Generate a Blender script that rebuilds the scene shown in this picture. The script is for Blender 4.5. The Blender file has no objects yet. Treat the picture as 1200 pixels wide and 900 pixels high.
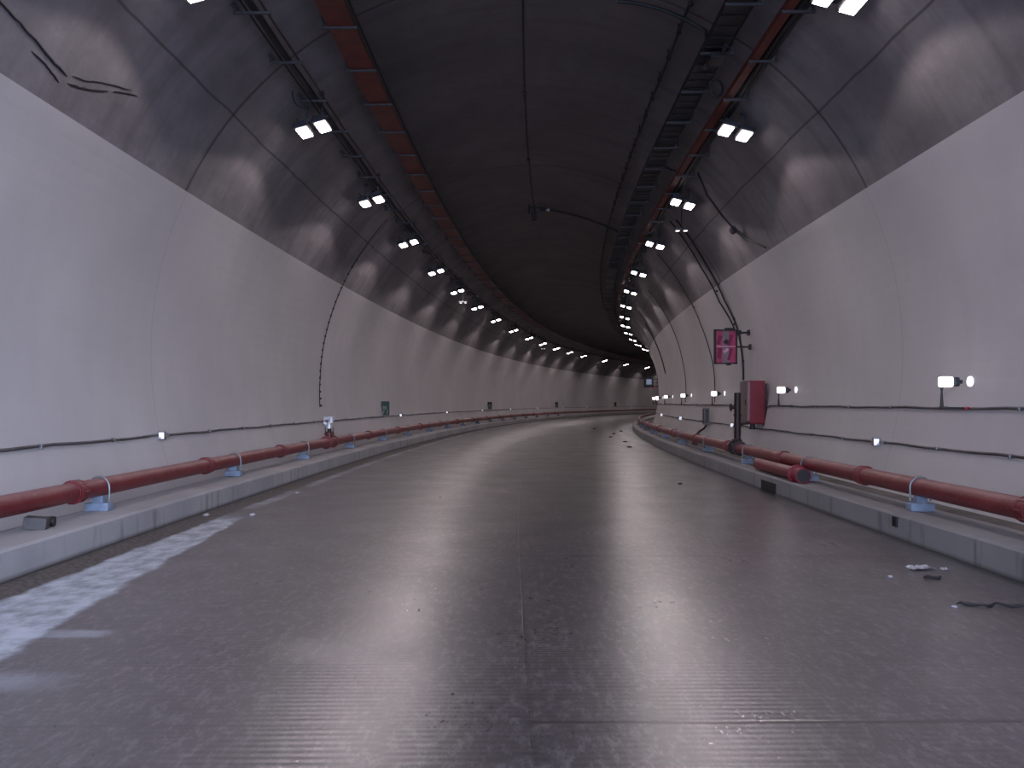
import bpy, bmesh, math, random
from mathutils import Vector, Matrix
random.seed(7)
C = bpy.context.scene.collection
PI = math.pi

# ------------------------------------------------------------------ road alignment (metres; station s, offset a to the right)
K_S0, K_LS, K_END, TH0, X0 = -66.422, 128.631, 0.0056425, -0.020887, 0.17318
DS = 0.25
S_MIN, S_MAX = -7.0, 185.0
_tab = []
def _build():
    x, y, th, s = X0, 0.0, TH0, 0.0
    while s <= S_MAX + 15:
        _tab.append((x, y, th))
        def kap(q): return min(max((q - K_S0) / K_LS, 0), 1) * K_END
        t2 = th + (kap(s) + kap(s + DS)) / 2 * DS
        x += math.sin((th + t2) / 2) * DS; y += math.cos((th + t2) / 2) * DS
        th = t2; s += DS
_build()
def path(s):
    if s <= 0:
        return X0 + math.sin(TH0) * s, math.cos(TH0) * s, TH0
    i = min(int(s / DS), len(_tab) - 2); t = s / DS - i
    A, B = _tab[i], _tab[i + 1]
    return tuple(A[k] + (B[k] - A[k]) * t for k in range(3))
def P(s, a, z=0.0):
    x, y, th = path(s)
    return Vector((x + a * math.cos(th), y - a * math.sin(th), z))
def heading(s): return -path(s)[2]
def stations(s0, s1, near=0.5):
    out = [s0]; s = s0
    while s < s1 - 1e-6:
        s = min(s + (near if s < 60 else 1.0), s1); out.append(s)
    return out

# tunnel cross-section: a circle of radius R about (AX, YC)
AX, R, YC = 0.04, 5.70, 2.25
def wall_a(z, side, off=0.0):
    r = R - off
    return AX + side * math.sqrt(max(r * r - (z - YC) ** 2, 0))
def vault_z(a, off=0.0):
    r = R - off
    return YC + math.sqrt(max(r * r - (a - AX) ** 2, 0))
LEDGE = 4.72            # top of the white lining
EYE = 1.5

# ------------------------------------------------------------------ mesh helpers
class MB:
    def __init__(self):
        self.bm = bmesh.new(); self.uv = self.bm.loops.layers.uv.new('UVMap'); self.smooth = False
    def faces(self, vs, fs, uvs=None, smooth=False, mi=0):
        bv = [self.bm.verts.new(v) for v in vs]
        for f in fs:
            try: fc = self.bm.faces.new([bv[i] for i in f])
            except ValueError: continue
            fc.smooth = smooth; fc.material_index = mi
            if uvs:
                for lp, i in zip(fc.loops, f): lp[self.uv].uv = uvs[i]
        return self
    def box(self, c, d, rot=None, bevel=0.0, mi=0):
        tmp = bmesh.new()
        bmesh.ops.create_cube(tmp, size=1)
        bmesh.ops.scale(tmp, vec=d, verts=tmp.verts)
        if bevel: bmesh.ops.bevel(tmp, geom=tmp.edges[:], offset=bevel, segments=2, profile=0.6, affect='EDGES')
        M = Matrix.Translation(Vector(c)) @ (rot if rot else Matrix())
        tmp.verts.index_update()
        vs = [M @ v.co for v in tmp.verts]
        fs = [[v.index for v in f.verts] for f in tmp.faces]
        tmp.free()
        return self.faces(vs, fs, mi=mi)
    def tube(self, pts, r, n=8, cap=True, smooth=True):
        pts = [Vector(p) for p in pts]
        rs = r if isinstance(r, (list, tuple)) else [r] * len(pts)
        vs, fs = [], []
        up = None
        for i, p in enumerate(pts):
            t = (pts[min(i + 1, len(pts) - 1)] - pts[max(i - 1, 0)])
            if t.length < 1e-9: t = Vector((0, 0, 1))
            t.normalize()
            if up is None:
                up = Vector((0, 0, 1)) if abs(t.z) < 0.9 else Vector((1, 0, 0))
            u = (up - t * up.dot(t))
            if u.length < 1e-6: u = t.orthogonal()
            u.normalize(); w = t.cross(u); up = u
            for k in range(n):
                an = 2 * PI * k / n
                vs.append(p + (u * math.cos(an) + w * math.sin(an)) * rs[i])
        for i in range(len(pts) - 1):
            for k in range(n):
                fs.append((i * n + k, i * n + (k + 1) % n, (i + 1) * n + (k + 1) % n, (i + 1) * n + k))
        self.faces(vs, fs, smooth=smooth)
        if cap:
            for b in (0, (len(pts) - 1) * n):
                self.faces([vs[b + k] for k in range(n)], [tuple(range(n))])
        return self
    def cyl(self, p0, p1, r, n=14, r2=None):
        return self.tube([p0, p1], [r, r if r2 is None else r2], n)
    def ring(self, c, axis, r_in, r_out, w, n=20):
        """flat washer / flange with its axis along `axis`"""
        ax = Vector(axis).normalized(); u = ax.orthogonal().normalized(); v = ax.cross(u); c = Vector(c)
        vs, fs = [], []
        for k in range(n):
            an = 2 * PI * k / n; d = u * math.cos(an) + v * math.sin(an)
            vs += [c + d * r_in - ax * w / 2, c + d * r_out - ax * w / 2, c + d * r_out + ax * w / 2, c + d * r_in + ax * w / 2]
        for k in range(n):
            a, b = 4 * k, 4 * ((k + 1) % n)
            for q in range(4): fs.append((a + q, a + (q + 1) % 4, b + (q + 1) % 4, b + q))
        return self.faces(vs, fs)
    def sweep(self, prof, s0, s1, closed=True, smooth=False, near=0.5, uvfn=None):
        st = stations(s0, s1, near); n = len(prof)
        vs, fs, uv = [], [], []
        for s in st:
            for k, (a, z) in enumerate(prof):
                vs.append(P(s, a, z)); uv.append(uvfn(s, k, a, z) if uvfn else (s, a))
        m = n if closed else n - 1
        for i in range(len(st) - 1):
            for k in range(m):
                fs.append((i * n + k, i * n + (k + 1) % n, (i + 1) * n + (k + 1) % n, (i + 1) * n + k))
        self.faces(vs, fs, uv, smooth)
        if closed:
            for b in (0, (len(st) - 1) * n):
                self.faces([vs[b + k] for k in range(n)], [tuple(range(n))])
        return self
    def build(self, name, mat, parent=None, keep=False):
        if not keep: bmesh.ops.recalc_face_normals(self.bm, faces=self.bm.faces)
        me = bpy.data.meshes.new(name); self.bm.to_mesh(me); self.bm.free()
        for m in (mat if isinstance(mat, (list, tuple)) else [mat]): me.materials.append(m)
        o = bpy.data.objects.new(name, me); C.objects.link(o)
        if parent: o.parent = parent
        return o
def tag(o, label, cat, group=None, kind=None):
    if label: o['label'] = label
    if cat: o['category'] = cat
    if group: o['group'] = group
    if kind: o['kind'] = kind
    return o
def structure(o, label=None):
    o['kind'] = 'structure'
    if label: o['label'] = label
    return o
def thing(name, loc, rz, label, cat, group=None):
    o = bpy.data.objects.new(name, None); C.objects.link(o)
    o.empty_display_size = 0.1
    o.location = loc; o.rotation_euler = (0, 0, rz)
    return tag(o, label, cat, group)
def dup(root, loc, rz, label):
    r = root.copy(); C.objects.link(r); r.location = loc; r.rotation_euler = (0, 0, rz); r['label'] = label
    for ch in list(root.children):
        c = ch.copy(); C.objects.link(c); c.parent = r
        for g in list(ch.children):
            d = g.copy(); C.objects.link(d); d.parent = c
    return r
ORD = ['first', 'second', 'third', 'fourth', 'fifth', 'sixth', 'seventh', 'eighth', 'ninth', 'tenth', 'eleventh', 'twelfth',
       'thirteenth', 'fourteenth', 'fifteenth', 'sixteenth', 'seventeenth', 'eighteenth', 'nineteenth', 'twentieth']

# ------------------------------------------------------------------ materials
def new_mat(name):
    m = bpy.data.materials.new(name); m.use_nodes = True
    nt = m.node_tree; return m, nt, nt.nodes['Principled BSDF']
class N:
    """tiny node-graph writer"""
    def __init__(self, nt): self.nt = nt
    def node(self, t, **kw):
        n = self.nt.nodes.new(t)
        for k, v in kw.items(): setattr(n, k, v)
        return n
    def link(self, a, b): self.nt.links.new(a, b)
    def val(self, sock, v):
        if isinstance(v, bpy.types.NodeSocket): self.link(v, sock)
        else: sock.default_value = v
    def math(self, op, a, b=0.0, c=0.0, clamp=False):
        n = self.node('ShaderNodeMath', operation=op, use_clamp=clamp)
        for i, v in enumerate((a, b, c)): self.val(n.inputs[i], v)
        return n.outputs[0]
    def noise(self, vec, scale, detail=4, rough=0.55, dist=0.0):
        n = self.node('ShaderNodeTexNoise'); self.link(vec, n.inputs['Vector'])
        n.inputs['Scale'].default_value = scale; n.inputs['Detail'].default_value = detail
        n.inputs['Roughness'].default_value = rough; n.inputs['Distortion'].default_value = dist
        return n.outputs['Fac']
    def ramp(self, f, lo, hi, a=0.0, b=1.0):
        n = self.node('ShaderNodeMapRange'); n.clamp = True
        self.val(n.inputs[0], f)
        for i, v in ((1, lo), (2, hi), (3, a), (4, b)): self.val(n.inputs[i], v)
        return n.outputs[0]
    def mix(self, f, a, b):
        n = self.node('ShaderNodeMix', data_type='RGBA')
        self.val(n.inputs[0], f)
        for i, v in ((6, a), (7, b)):
            self.val(n.inputs[i], v if isinstance(v, bpy.types.NodeSocket) else (*v, 1))
        return n.outputs[2]
    def scalevec(self, vec, s):
        n = self.node('ShaderNodeMapping'); self.link(vec, n.inputs['Vector']); n.inputs['Scale'].default_value = s
        return n.outputs[0]
    def uv(self): return self.node('ShaderNodeTexCoord').outputs['UV']
    def obj(self): return self.node('ShaderNodeTexCoord').outputs['Object']
    def geo(self): return self.node('ShaderNodeNewGeometry').outputs['Position']
    def xyz(self, v):
        n = self.node('ShaderNodeSeparateXYZ'); self.link(v, n.inputs[0]); return n.outputs
    def bump(self, h, strength, dist, bsdf, normal=None):
        n = self.node('ShaderNodeBump'); n.inputs['Strength'].default_value = strength; n.inputs['Distance'].default_value = dist
        self.link(h, n.inputs['Height'])
        if normal: self.link(normal, n.inputs['Normal'])
        if bsdf: self.link(n.outputs[0], bsdf.inputs['Normal'])
        return n.outputs[0]
    def band(self, x, c, w, soft=0.01):
        """1 inside |x-c| < w"""
        d = self.math('ABSOLUTE', self.math('SUBTRACT', x, c))
        return self.ramp(d, w, w + soft, 1, 0)
    def periodic(self, x, period, phase, w, soft=0.01):
        t = self.math('PINGPONG', self.math('SUBTRACT', x, phase), period / 2)
        return self.ramp(t, w, w + soft, 1, 0)

def simple(name, col, rough=0.6, metal=0.0, var=0.12, scale=8.0, bump=0.0):
    m, nt, b = new_mat(name); g = N(nt)
    v = g.geo(); f = g.noise(v, scale)
    dark = tuple(c * (1 - var * 2) for c in col); lite = tuple(min(c * (1 + var), 1) for c in col)
    g.link(g.mix(g.ramp(f, .3, .7), dark, lite), b.inputs['Base Color'])
    b.inputs['Roughness'].default_value = rough; b.inputs['Metallic'].default_value = metal
    if bump: g.bump(g.noise(v, scale * 6), bump, 0.01, b)
    return m
def emit(name, col, strength, base=(.8, .8, .8)):
    m, nt, b = new_mat(name); b.inputs['Base Color'].default_value = (*base, 1)
    b.inputs['Emission Color'].default_value = (*col, 1); b.inputs['Emission Strength'].default_value = strength
    b.inputs['Roughness'].default_value = 0.3
    return m

LAMP_W = 82.0
LAMP_COL = (1.0, 0.875, 0.89)
M = {}
M['panel'] = emit('lamp_panel_light', LAMP_COL, 22.0)
M['small_panel'] = emit('small_lamp_light', LAMP_COL, 2.2)
M['wall_led'] = emit('wall_light_diffuser', (1.0, 0.95, 1.0), 3.0)
M['wall_patch'] = emit('wall_light_patch', (0.9, 0.86, 1.0), 1.3)  # glow for the light patch on the wall, not a second lamp
M['housing'] = simple('dark_lamp_housing', (.035, .035, .045), .5, .3)
M['galv'] = simple('galvanised_steel', (.30, .32, .34), .45, .6, .15, 14)
M['dull_steel'] = simple('dull_bracket_steel', (.075, .075, .09), .6, .4, .15, 14)
M['black'] = simple('black_cable_rubber', (.012, .011, .013), .6, 0, .2)
M['brown_cable'] = simple('brown_cable_sheath', (.05, .022, .02), .6, 0, .2)
M['red_tray'] = simple('red_painted_tray', (.12, .017, .010), .65, 0, .2, 5)
M['red_paint'] = simple('red_cabinet_paint', (.20, .006, .020), .3, 0, .1, 6)
M['dark_red'] = simple('dark_red_iron', (.026, .009, .010), .5, .2, .2, 9)
M['grey_box'] = simple('grey_enclosure', (.22, .2, .2), .55, 0, .1)
M['white_metal'] = simple('silver_valve_metal', (.62, .62, .66), .35, .4, .1, 20)
M['block'] = simple('blue_white_support_block', (.22, .27, .36), .55, 0, .12, 12)
M['conduit'] = simple('grey_wall_conduit', (.13, .115, .12), .5, .3, .3, 3)
M['sign_green'] = simple('dark_green_sign', (.012, .05, .03), .4, 0, .1)
M['sign_pale'] = simple('pale_green_symbol', (.16, .2, .17), .4)
M['frame'] = simple('dark_sign_frame', (.02, .015, .018), .5)
M['magenta'] = simple('magenta_sign_face', (.42, .055, .13), .4, 0, .12, 5)
M['magenta_dark'] = simple('deep_magenta_stroke', (.20, .012, .06), .4, 0, .12, 5)
M['sign_grey'] = simple('grey_sign_stroke', (.22, .17, .2), .4)
M['pink_line'] = simple('pale_pink_line', (.75, .4, .5), .4)
M['red_plastic'] = simple('small_red_marker', (.5, .02, .05), .4)
M['reflect'] = emit('glowing_reflector_glass', (.80, .82, 1.0), .9, (.8, .82, .9))  # emission stands in for light the reflectors throw back
M['reflect_face'] = simple('white_reflector_body', (.6, .62, .7), .3, 0, .05)
M['rubble'] = simple('pale_rubble', (.48, .47, .5), .8, 0, .15, 30)
M['dark_rubble'] = simple('dark_rubble', (.03, .028, .03), .8, 0, .2, 30)
M['wood'] = simple('grey_timber_chock', (.09, .08, .08), .8)
M['blue_panel'] = emit('pale_blue_screen', (.45, .6, .9), .16, (.2, .25, .3))
M['glass_grey'] = simple('grey_cabinet_door', (.17, .13, .13), .35, 0, .1)

def mat_pipe():
    m, nt, b = new_mat('red_painted_iron_pipe'); g = N(nt); v = g.geo()
    f = g.noise(v, 3, 5); f2 = g.noise(v, 30, 3)
    c = g.mix(g.ramp(f, .35, .7), (.135, .012, .017), (.19, .024, .028))
    c = g.mix(g.ramp(f2, .62, .72, 0, .35), c, (.42, .26, .24))          # dust
    nz = g.xyz(g.node('ShaderNodeNewGeometry').outputs['Normal'])[2]
    c = g.mix(g.math('MULTIPLY', g.ramp(nz, .25, .85, 0, .42), g.ramp(f, .3, .6, .5, 1)), c, (.40, .25, .25))   # dust settled on the top of the pipe
    g.link(c, b.inputs['Base Color']); b.inputs['Roughness'].default_value = .42
    g.bump(f2, .15, .005, b)
    return m
M['pipe'] = mat_pipe()

def mat_lining():
    m, nt, b = new_mat('white_painted_lining'); g = N(nt); uv = g.uv(); x = g.xyz(uv)
    big = g.noise(uv, .35, 4); mid = g.noise(g.scalevec(uv, (1.6, .35, 1)), 1.6, 5); fine = g.noise(uv, 14, 4)
    c = g.mix(g.ramp(big, .3, .7), (.46, .437, .445), (.55, .52, .525))
    c = g.mix(g.ramp(mid, .42, .75, 0, .35), c, (.44, .41, .415))
    c = g.mix(g.ramp(fine, .6, .8, 0, .12), c, (.36, .33, .33))
    sc = g.noise(g.scalevec(uv, (1.1, 2.6, 1)), 1.0, 5, .7)
    c = g.mix(g.ramp(sc, .70, .76, 0, .5), c, (.76, .74, .75))
    c = g.mix(g.math('MULTIPLY', g.periodic(x[0], 9.3, 2.35, .006, .02), .2), c, (.2, .17, .17))
    g.link(c, b.inputs['Base Color']); b.inputs['Roughness'].default_value = .55
    g.bump(g.noise(uv, 2.2, 5), .12, .05, b)
    return m
M['lining'] = mat_lining()

def mat_vault():
    m, nt, b = new_mat('vault_concrete_shaded_crown'); g = N(nt); uv = g.uv(); x = g.xyz(uv)
    big = g.noise(uv, .55, 5, .6); mid = g.noise(uv, 2.0, 7, .7, .15)
    stripes = g.noise(g.scalevec(uv, (1.7, .12, 1)), 1.3, 5, .6); fine = g.noise(uv, 16, 4)
    ay = g.math('ABSOLUTE', x[1])
    c = g.mix(g.ramp(big, .32, .68), (.14, .126, .135), (.26, .238, .248))
    c = g.mix(g.ramp(mid, .45, .72, 0, .55), c, (.125, .11, .115))
    c = g.mix(g.ramp(stripes, .5, .66, 0, .38), c, (.085, .073, .072))
    c = g.mix(g.ramp(fine, .6, .8, 0, .3), c, (.20, .185, .18))
    crown = g.ramp(ay, 2.2, 4.0, .6, 0)                                    # shade painted into the crown, where little lamp light reaches
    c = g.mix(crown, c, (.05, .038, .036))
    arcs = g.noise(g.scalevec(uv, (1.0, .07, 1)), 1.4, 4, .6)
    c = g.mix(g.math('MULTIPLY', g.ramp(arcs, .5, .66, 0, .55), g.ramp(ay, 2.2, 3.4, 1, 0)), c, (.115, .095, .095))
    seam = g.periodic(x[0], 9.3, 2.35, .015, .03)
    c = g.mix(g.math('MULTIPLY', seam, .7), c, (.03, .025, .025))
    wob = g.math('ADD', x[1], g.math('MULTIPLY', g.math('SUBTRACT', g.noise(uv, .9, 2), .5), .08))
    aw = g.math('ABSOLUTE', wob)
    c = g.mix(g.math('MULTIPLY', g.band(aw, 5.04, .005, .022), .7), c, (.03, .025, .027))
    c = g.mix(g.math('MULTIPLY', g.band(x[1], 0.0, .004, .012), .5), c, (.02, .017, .017))
    g.link(c, b.inputs['Base Color']); b.inputs['Roughness'].default_value = .75
    h = g.math('ADD', g.noise(uv, 3, 6), g.math('MULTIPLY', seam, -.6))
    g.bump(h, .35, .04, b)
    return m
M['vault'] = mat_vault()

def mat_kerb(name, k=1.0):
    m, nt, b = new_mat(name); g = N(nt); uv = g.uv(); x = g.xyz(uv); v = g.geo(); z = g.xyz(v)[2]
    big = g.noise(v, 1.1, 5); st = g.noise(g.scalevec(v, (6, 6, .6)), 1.0, 4); fine = g.noise(v, 40, 3)
    c = g.mix(g.ramp(big, .3, .7), tuple(k * q for q in (.32, .31, .318)), tuple(k * q for q in (.43, .415, .42)))
    c = g.mix(g.math('MULTIPLY', g.ramp(st, .55, .68, 0, .55 if k == 1 else .75), g.ramp(z, .2, .262, 1, 0)), c, (.13, .12, .13))
    c = g.mix(g.ramp(fine, .6, .75, 0, .25), c, (.18, .17, .17))
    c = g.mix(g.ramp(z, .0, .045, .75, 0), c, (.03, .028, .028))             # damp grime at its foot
    g.link(c, b.inputs['Base Color']); b.inputs['Roughness'].default_value = .7
    g.bump(g.noise(v, 14, 5), .3, .01, b)
    return m
M['kerb'] = mat_kerb('cast_kerb_concrete'); M['kerb_stained'] = mat_kerb('stained_kerb_concrete', .66)
M['channel'] = simple('dusty_service_channel', (.14, .12, .11), .85, 0, .25, 2.2, .2)

def mat_road():
    m, nt, b = new_mat('tined_road_concrete'); g = N(nt); uv = g.uv(); X = g.xyz(uv); s, a = X[0], X[1]
    big = g.noise(g.scalevec(uv, (.35, 1, 1)), .9, 4); mid = g.noise(uv, 2.6, 5); fine = g.noise(g.scalevec(uv, (.5, 1, 1)), 15, 7, .84)
    c = g.mix(g.ramp(big, .3, .7), (.046, .038, .042), (.072, .061, .065))
    c = g.mix(g.ramp(mid, .45, .7, 0, .35), c, (.042, .035, .036))
    c = g.mix(g.ramp(fine, .49, .60, 0, .75), c, (.19, .17, .178))
    # transverse joints, the two lanes cast apart
    right = g.math('GREATER_THAN', a, -.03)
    jL = g.periodic(s, 3.9, 3.58, .006, .012); jR = g.periodic(s, 3.9, 3.60, .008, .012)
    j = g.math('ADD', g.math('MULTIPLY', right, jR), g.math('MULTIPLY', g.math('SUBTRACT', 1.0, right), g.math('MULTIPLY', jL, .5)))
    c = g.mix(g.math('MULTIPLY', j, .85), c, (.02, .018, .02))
    # centre joint: pale filler further on, open and dark near
    cj = g.math('ADD', a, g.math('MULTIPLY', g.math('SUBTRACT', g.noise(g.scalevec(uv, (1, 0, 1)), 1.1, 2), .5), .03))
    line = g.band(cj, -.031, .001, .004)
    c = g.mix(g.math('MULTIPLY', line, g.ramp(g.noise(uv, 2.5, 3), .4, .6, .45, .9)), c, g.mix(g.ramp(s, 4.6, 5.2), (.018, .016, .018), (.30, .27, .26)))
    c = g.mix(g.math('MULTIPLY', g.band(cj, -.02, .003, .01), .5), c, (.03, .026, .026))
    # gutters: dirt along both kerbs
    e = g.math('MULTIPLY', g.math('SUBTRACT', g.noise(uv, 1.6, 5, .65), .5), .34)
    al = g.math('ADD', a, e)
    dirt = g.ramp(al, -3.98, -3.88, 1, 0)
    c = g.mix(g.math('MULTIPLY', dirt, .85), c, g.mix(g.ramp(g.noise(uv, 22, 3), .4, .65), (.045, .035, .03), (.15, .125, .11)))
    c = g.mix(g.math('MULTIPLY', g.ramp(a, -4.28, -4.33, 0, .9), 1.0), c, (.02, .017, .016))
    dr = g.ramp(al, 3.86, 4.02, 0, .7)
    c = g.mix(dr, c, g.mix(g.ramp(g.noise(uv, 22, 3), .4, .65), (.035, .028, .026), (.10, .085, .08)))
    c = g.mix(g.math('MULTIPLY', g.band(g.math('ADD', a, g.math('MULTIPLY', e, .1)), 4.02, .012, .015), .4), c, (.16, .14, .11))
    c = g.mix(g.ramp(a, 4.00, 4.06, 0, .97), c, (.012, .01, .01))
    # spilt cement strip along the left gutter, breaking up beyond ten metres
    edge = g.math('ADD', g.math('MULTIPLY', g.ramp(s, 4.0, 10.0, -3.05, -3.62), 1.0), g.math('MULTIPLY', e, .8))
    inL = g.ramp(g.math('ADD', a, g.math('MULTIPLY', e, .9)), -3.99, -3.93, 0, 1)
    inR = g.ramp(g.math('SUBTRACT', a, edge), -.03, .03, 1, 0)
    nearer = g.ramp(g.math('ADD', s, g.math('MULTIPLY', e, 6)), 9.5, 10.4, 1, 0)
    strip = g.math('MULTIPLY', g.math('MULTIPLY', inL, inR), nearer)
    thin = g.math('MULTIPLY', g.math('MULTIPLY', g.band(g.math('ADD', a, g.math('MULTIPLY', e, .4)), -3.84, .06, .08), g.ramp(g.noise(uv, .8, 3), .38, .6, .05, .6)), g.ramp(s, 10, 11))
    # smeared traces of the same cement
    dust = g.math('MULTIPLY', g.math('MULTIPLY', g.band(g.math('ADD', a, g.math('MULTIPLY', e, 1.5)), 3.75, .22, .3), g.band(s, 42, 12, 8)), g.ramp(g.noise(uv, 1.1, 5, .7), .42, .6, 0, .7))
    thin = g.math('ADD', thin, dust)
    d1 = g.math('MULTIPLY', g.band(g.math('ADD', s, g.math('MULTIPLY', e, .5)), 5.0, .05, .06), g.band(a, -3.0, .22, .12))
    d2 = g.math('MULTIPLY', g.band(g.math('ADD', s, g.math('MULTIPLY', e, .7)), 4.15, .08, .1), g.band(a, -3.1, .35, .3))
    sm = g.math('ADD', g.math('MULTIPLY', d1, .5), g.math('MULTIPLY', d2, .4), clamp=True)
    tot = g.math('ADD', g.math('ADD', g.math('MULTIPLY', strip, g.ramp(g.noise(uv, 5, 6, .7), .36, .56, .6, .95)), thin), sm, clamp=True)
    cem = g.mix(g.ramp(g.noise(uv, 5, 5), .3, .7), (.36, .39, .44), (.54, .57, .62))
    c = g.mix(tot, c, cem)
    g.link(c, b.inputs['Base Color'])
    rough = g.math('ADD', g.ramp(g.noise(uv, 1.3, 4), .3, .7, .31, .40), g.ramp(fine, .35, .65, -.08, .08))
    b.inputs['Coat Weight'].default_value = .0; wet = g.ramp(fine, .32, .68, 1.0, .6)
    g.link(g.math('MULTIPLY', wet, g.math('SUBTRACT', 1.0, g.math('ADD', tot, dirt, clamp=True))), b.inputs['Coat Weight'])
    b.inputs['Coat Roughness'].default_value = .25; b.inputs['Coat IOR'].default_value = 2.4
    rough = g.math('ADD', rough, g.math('MULTIPLY', g.math('ADD', tot, dirt, clamp=True), .35))
    g.link(rough, b.inputs['Roughness']); b.inputs['Specular IOR Level'].default_value = .6
    # broom / tine grooves run across the road, worn away in patches
    wv = g.noise(g.scalevec(uv, (.9, .45, 1)), 1.5, 2)
    sw = g.math('ADD', s, g.math('MULTIPLY', wv, g.math('ADD', .03, g.math('MULTIPLY', g.band(s, 5.15, .2, .5), .9))))
    tine = g.math('SINE', g.math('MULTIPLY', sw, 2 * PI / .055))
    amp = g.math('MULTIPLY', g.ramp(s, 4.5, 7.5, 1.0, 0.0), g.ramp(g.noise(g.scalevec(uv, (1, .4, 1)), .9, 3), .35, .6, .25, 1))
    h = g.math('ADD', g.math('MULTIPLY', g.math('MULTIPLY', tine, amp), .34), g.math('MULTIPLY', fine, .55))
    h = g.math('SUBTRACT', h, g.math('MULTIPLY', g.math('ADD', j, g.math('MULTIPLY', line, .25)), 1.2))
    nb = g.bump(h, .3, .006, b); g.link(nb, b.inputs['Coat Normal'])
    return m
M['road'] = mat_road()

# ------------------------------------------------------------------ the setting
KL, KR = -4.35, 4.155          # kerb faces
def grid_floor():
    mb = MB(); st = stations(S_MIN, S_MAX, .5); A = [KL - .03 + (KR - KL + .06) * i / 8 for i in range(9)]
    vs = [P(s, a) for s in st for a in A]; uv = [(s, a) for s in st for a in A]
    fs = [(i * 9 + k, i * 9 + k + 1, (i + 1) * 9 + k + 1, (i + 1) * 9 + k) for i in range(len(st) - 1) for k in range(8)]
    return mb.faces(vs, fs, uv).build('floor', M['road'], keep=True)
structure(grid_floor(), 'dark tined concrete roadway curving right through the tunnel')

def arc_sheet(z0, z1, side, n, off, s0=S_MIN, s1=S_MAX):
    """sheet of the lining between two heights; uv = (station, arc length from the crown)"""
    prof = []
    for i in range(n + 1):
        z = z0 + (z1 - z0) * i / n
        a = wall_a(z, side, off); prof.append((a, z))
    return prof
def arcuv(s, k, a, z): return (s, math.atan2(a - AX, z - YC) * R)
for side, nm, desc in ((-1, 'wall_left', 'white painted lining of the left tunnel wall'), (1, 'wall_right', 'white painted lining of the right tunnel wall')):
    inner = arc_sheet(.12, LEDGE, side, 22, 0.0)
    outer = [(a + side * .25, z) for a, z in reversed(inner)]
    mb = MB().sweep(inner + outer, S_MIN, S_MAX, True, False, .5, arcuv)
    o = mb.build(nm, M['lining']); structure(o, desc)
# vault: concrete set back a few centimetres from the lining
inner = []
t0 = math.atan2(wall_a(LEDGE - .10, 1, -.05) - AX, LEDGE - .10 - YC)
for i in range(49):
    t = -t0 + 2 * t0 * i / 48
    inner.append((AX + (R + .035) * math.sin(t), YC + (R + .035) * math.cos(t)))
outer = [(AX + (a - AX) * 1.07, YC + (z - YC) * 1.07) for a, z in reversed(inner)]
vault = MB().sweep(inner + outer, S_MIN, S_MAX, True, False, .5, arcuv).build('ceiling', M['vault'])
structure(vault, 'dark concrete tunnel vault')

# cracks sealed with tar on the near left haunch: thin raised beads following the concrete
def on_vault(s, z, side, off=0.0):
    return P(s, AX + side * math.sqrt((R + .035 - off) ** 2 - (z - YC) ** 2), z)
CR = [([(6.9, 5.25), (7.2, 5.22), (7.45, 5.19), (7.85, 5.13), (8.1, 5.09), (8.35, 5.06)], .016),
      ([(7.75, 5.06), (8.0, 5.03), (8.12, 5.0), (8.28, 4.97)], .013),
      ([(8.42, 5.09), (8.6, 5.12), (8.8, 5.19), (9.0, 5.24), (9.4, 5.34)], .010),
      ([(8.42, 5.01), (8.6, 5.04), (8.8, 5.09), (9.05, 5.18)], .014),
      ([(9.12, 5.21), (9.3, 5.27), (9.55, 5.33)], .012)]
for pts, r in CR:
    q = []
    for i in range(len(pts) - 1):
        for t in (0, .33, .66): q.append([pts[i][k] + (pts[i + 1][k] - pts[i][k]) * t for k in (0, 1)])
    q.append(pts[-1])
    pp = [on_vault(s + random.uniform(-.01, .01), z + random.uniform(-.006, .006), -1, .002) for s, z in q]
    MB().tube(pp, [r * (.35 if i in (0, len(pp) - 1) else 1) for i in range(len(pp))], 6).build('sealed_crack', M['black'], vault)

def kerb(side, face, name, desc):
    w = .62
    a0, a1, a2 = face, face + side * w, wall_a(.2, side) + side * .02
    prof = [(a0, -.05), (a0, .245), (a0 + side * .02, .27), (a1, .27), (a1, .17), (a1, -.05)]
    o = MB().sweep(prof, S_MIN, S_MAX, True, False, .5).build(name, M['kerb'] if side < 0 else M['kerb_stained']); structure(o, desc)
    ch = MB().sweep([(a1, -.05), (a1, .17), (a2, .20), (a2, -.05)], S_MIN, S_MAX, True, False, .5).build('channel_bed', M['channel'], o)
    return o
kl = kerb(-1, KL, 'trim_1', 'pale concrete kerb along the left edge of the road')
kr = kerb(1, KR, 'trim_2', 'pale concrete kerb along the right edge of the road')
def drain(s, l, z0, z1, nm):
    mb = MB(); n = 5
    vs, fs = [], []
    # a recessed-looking dark outlet: shallow frame and hollow back
    M4 = Matrix.Rotation(heading(s), 4, 'Z')
    mb.box(P(s, KR + .004, (z0 + z1) / 2), (.03, l, z1 - z0), M4, .004)
    mb.box(P(s - l / 2 + .015, KR - .006, (z0 + z1) / 2), (.03, .03, z1 - z0 + .01), M4)
    mb.box(P(s + l / 2 - .015, KR - .006, (z0 + z1) / 2), (.03, .03, z1 - z0 + .01), M4)
    mb.box(P(s, KR - .006, z1 - .01), (.03, l, .025), M4)
    return mb.build(nm, M['black'], kr)
drain(13.0, .75, 0.0, .17, 'drain_outlet')
drain(8.55, .10, .13, .23, 'drain_hole')

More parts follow.
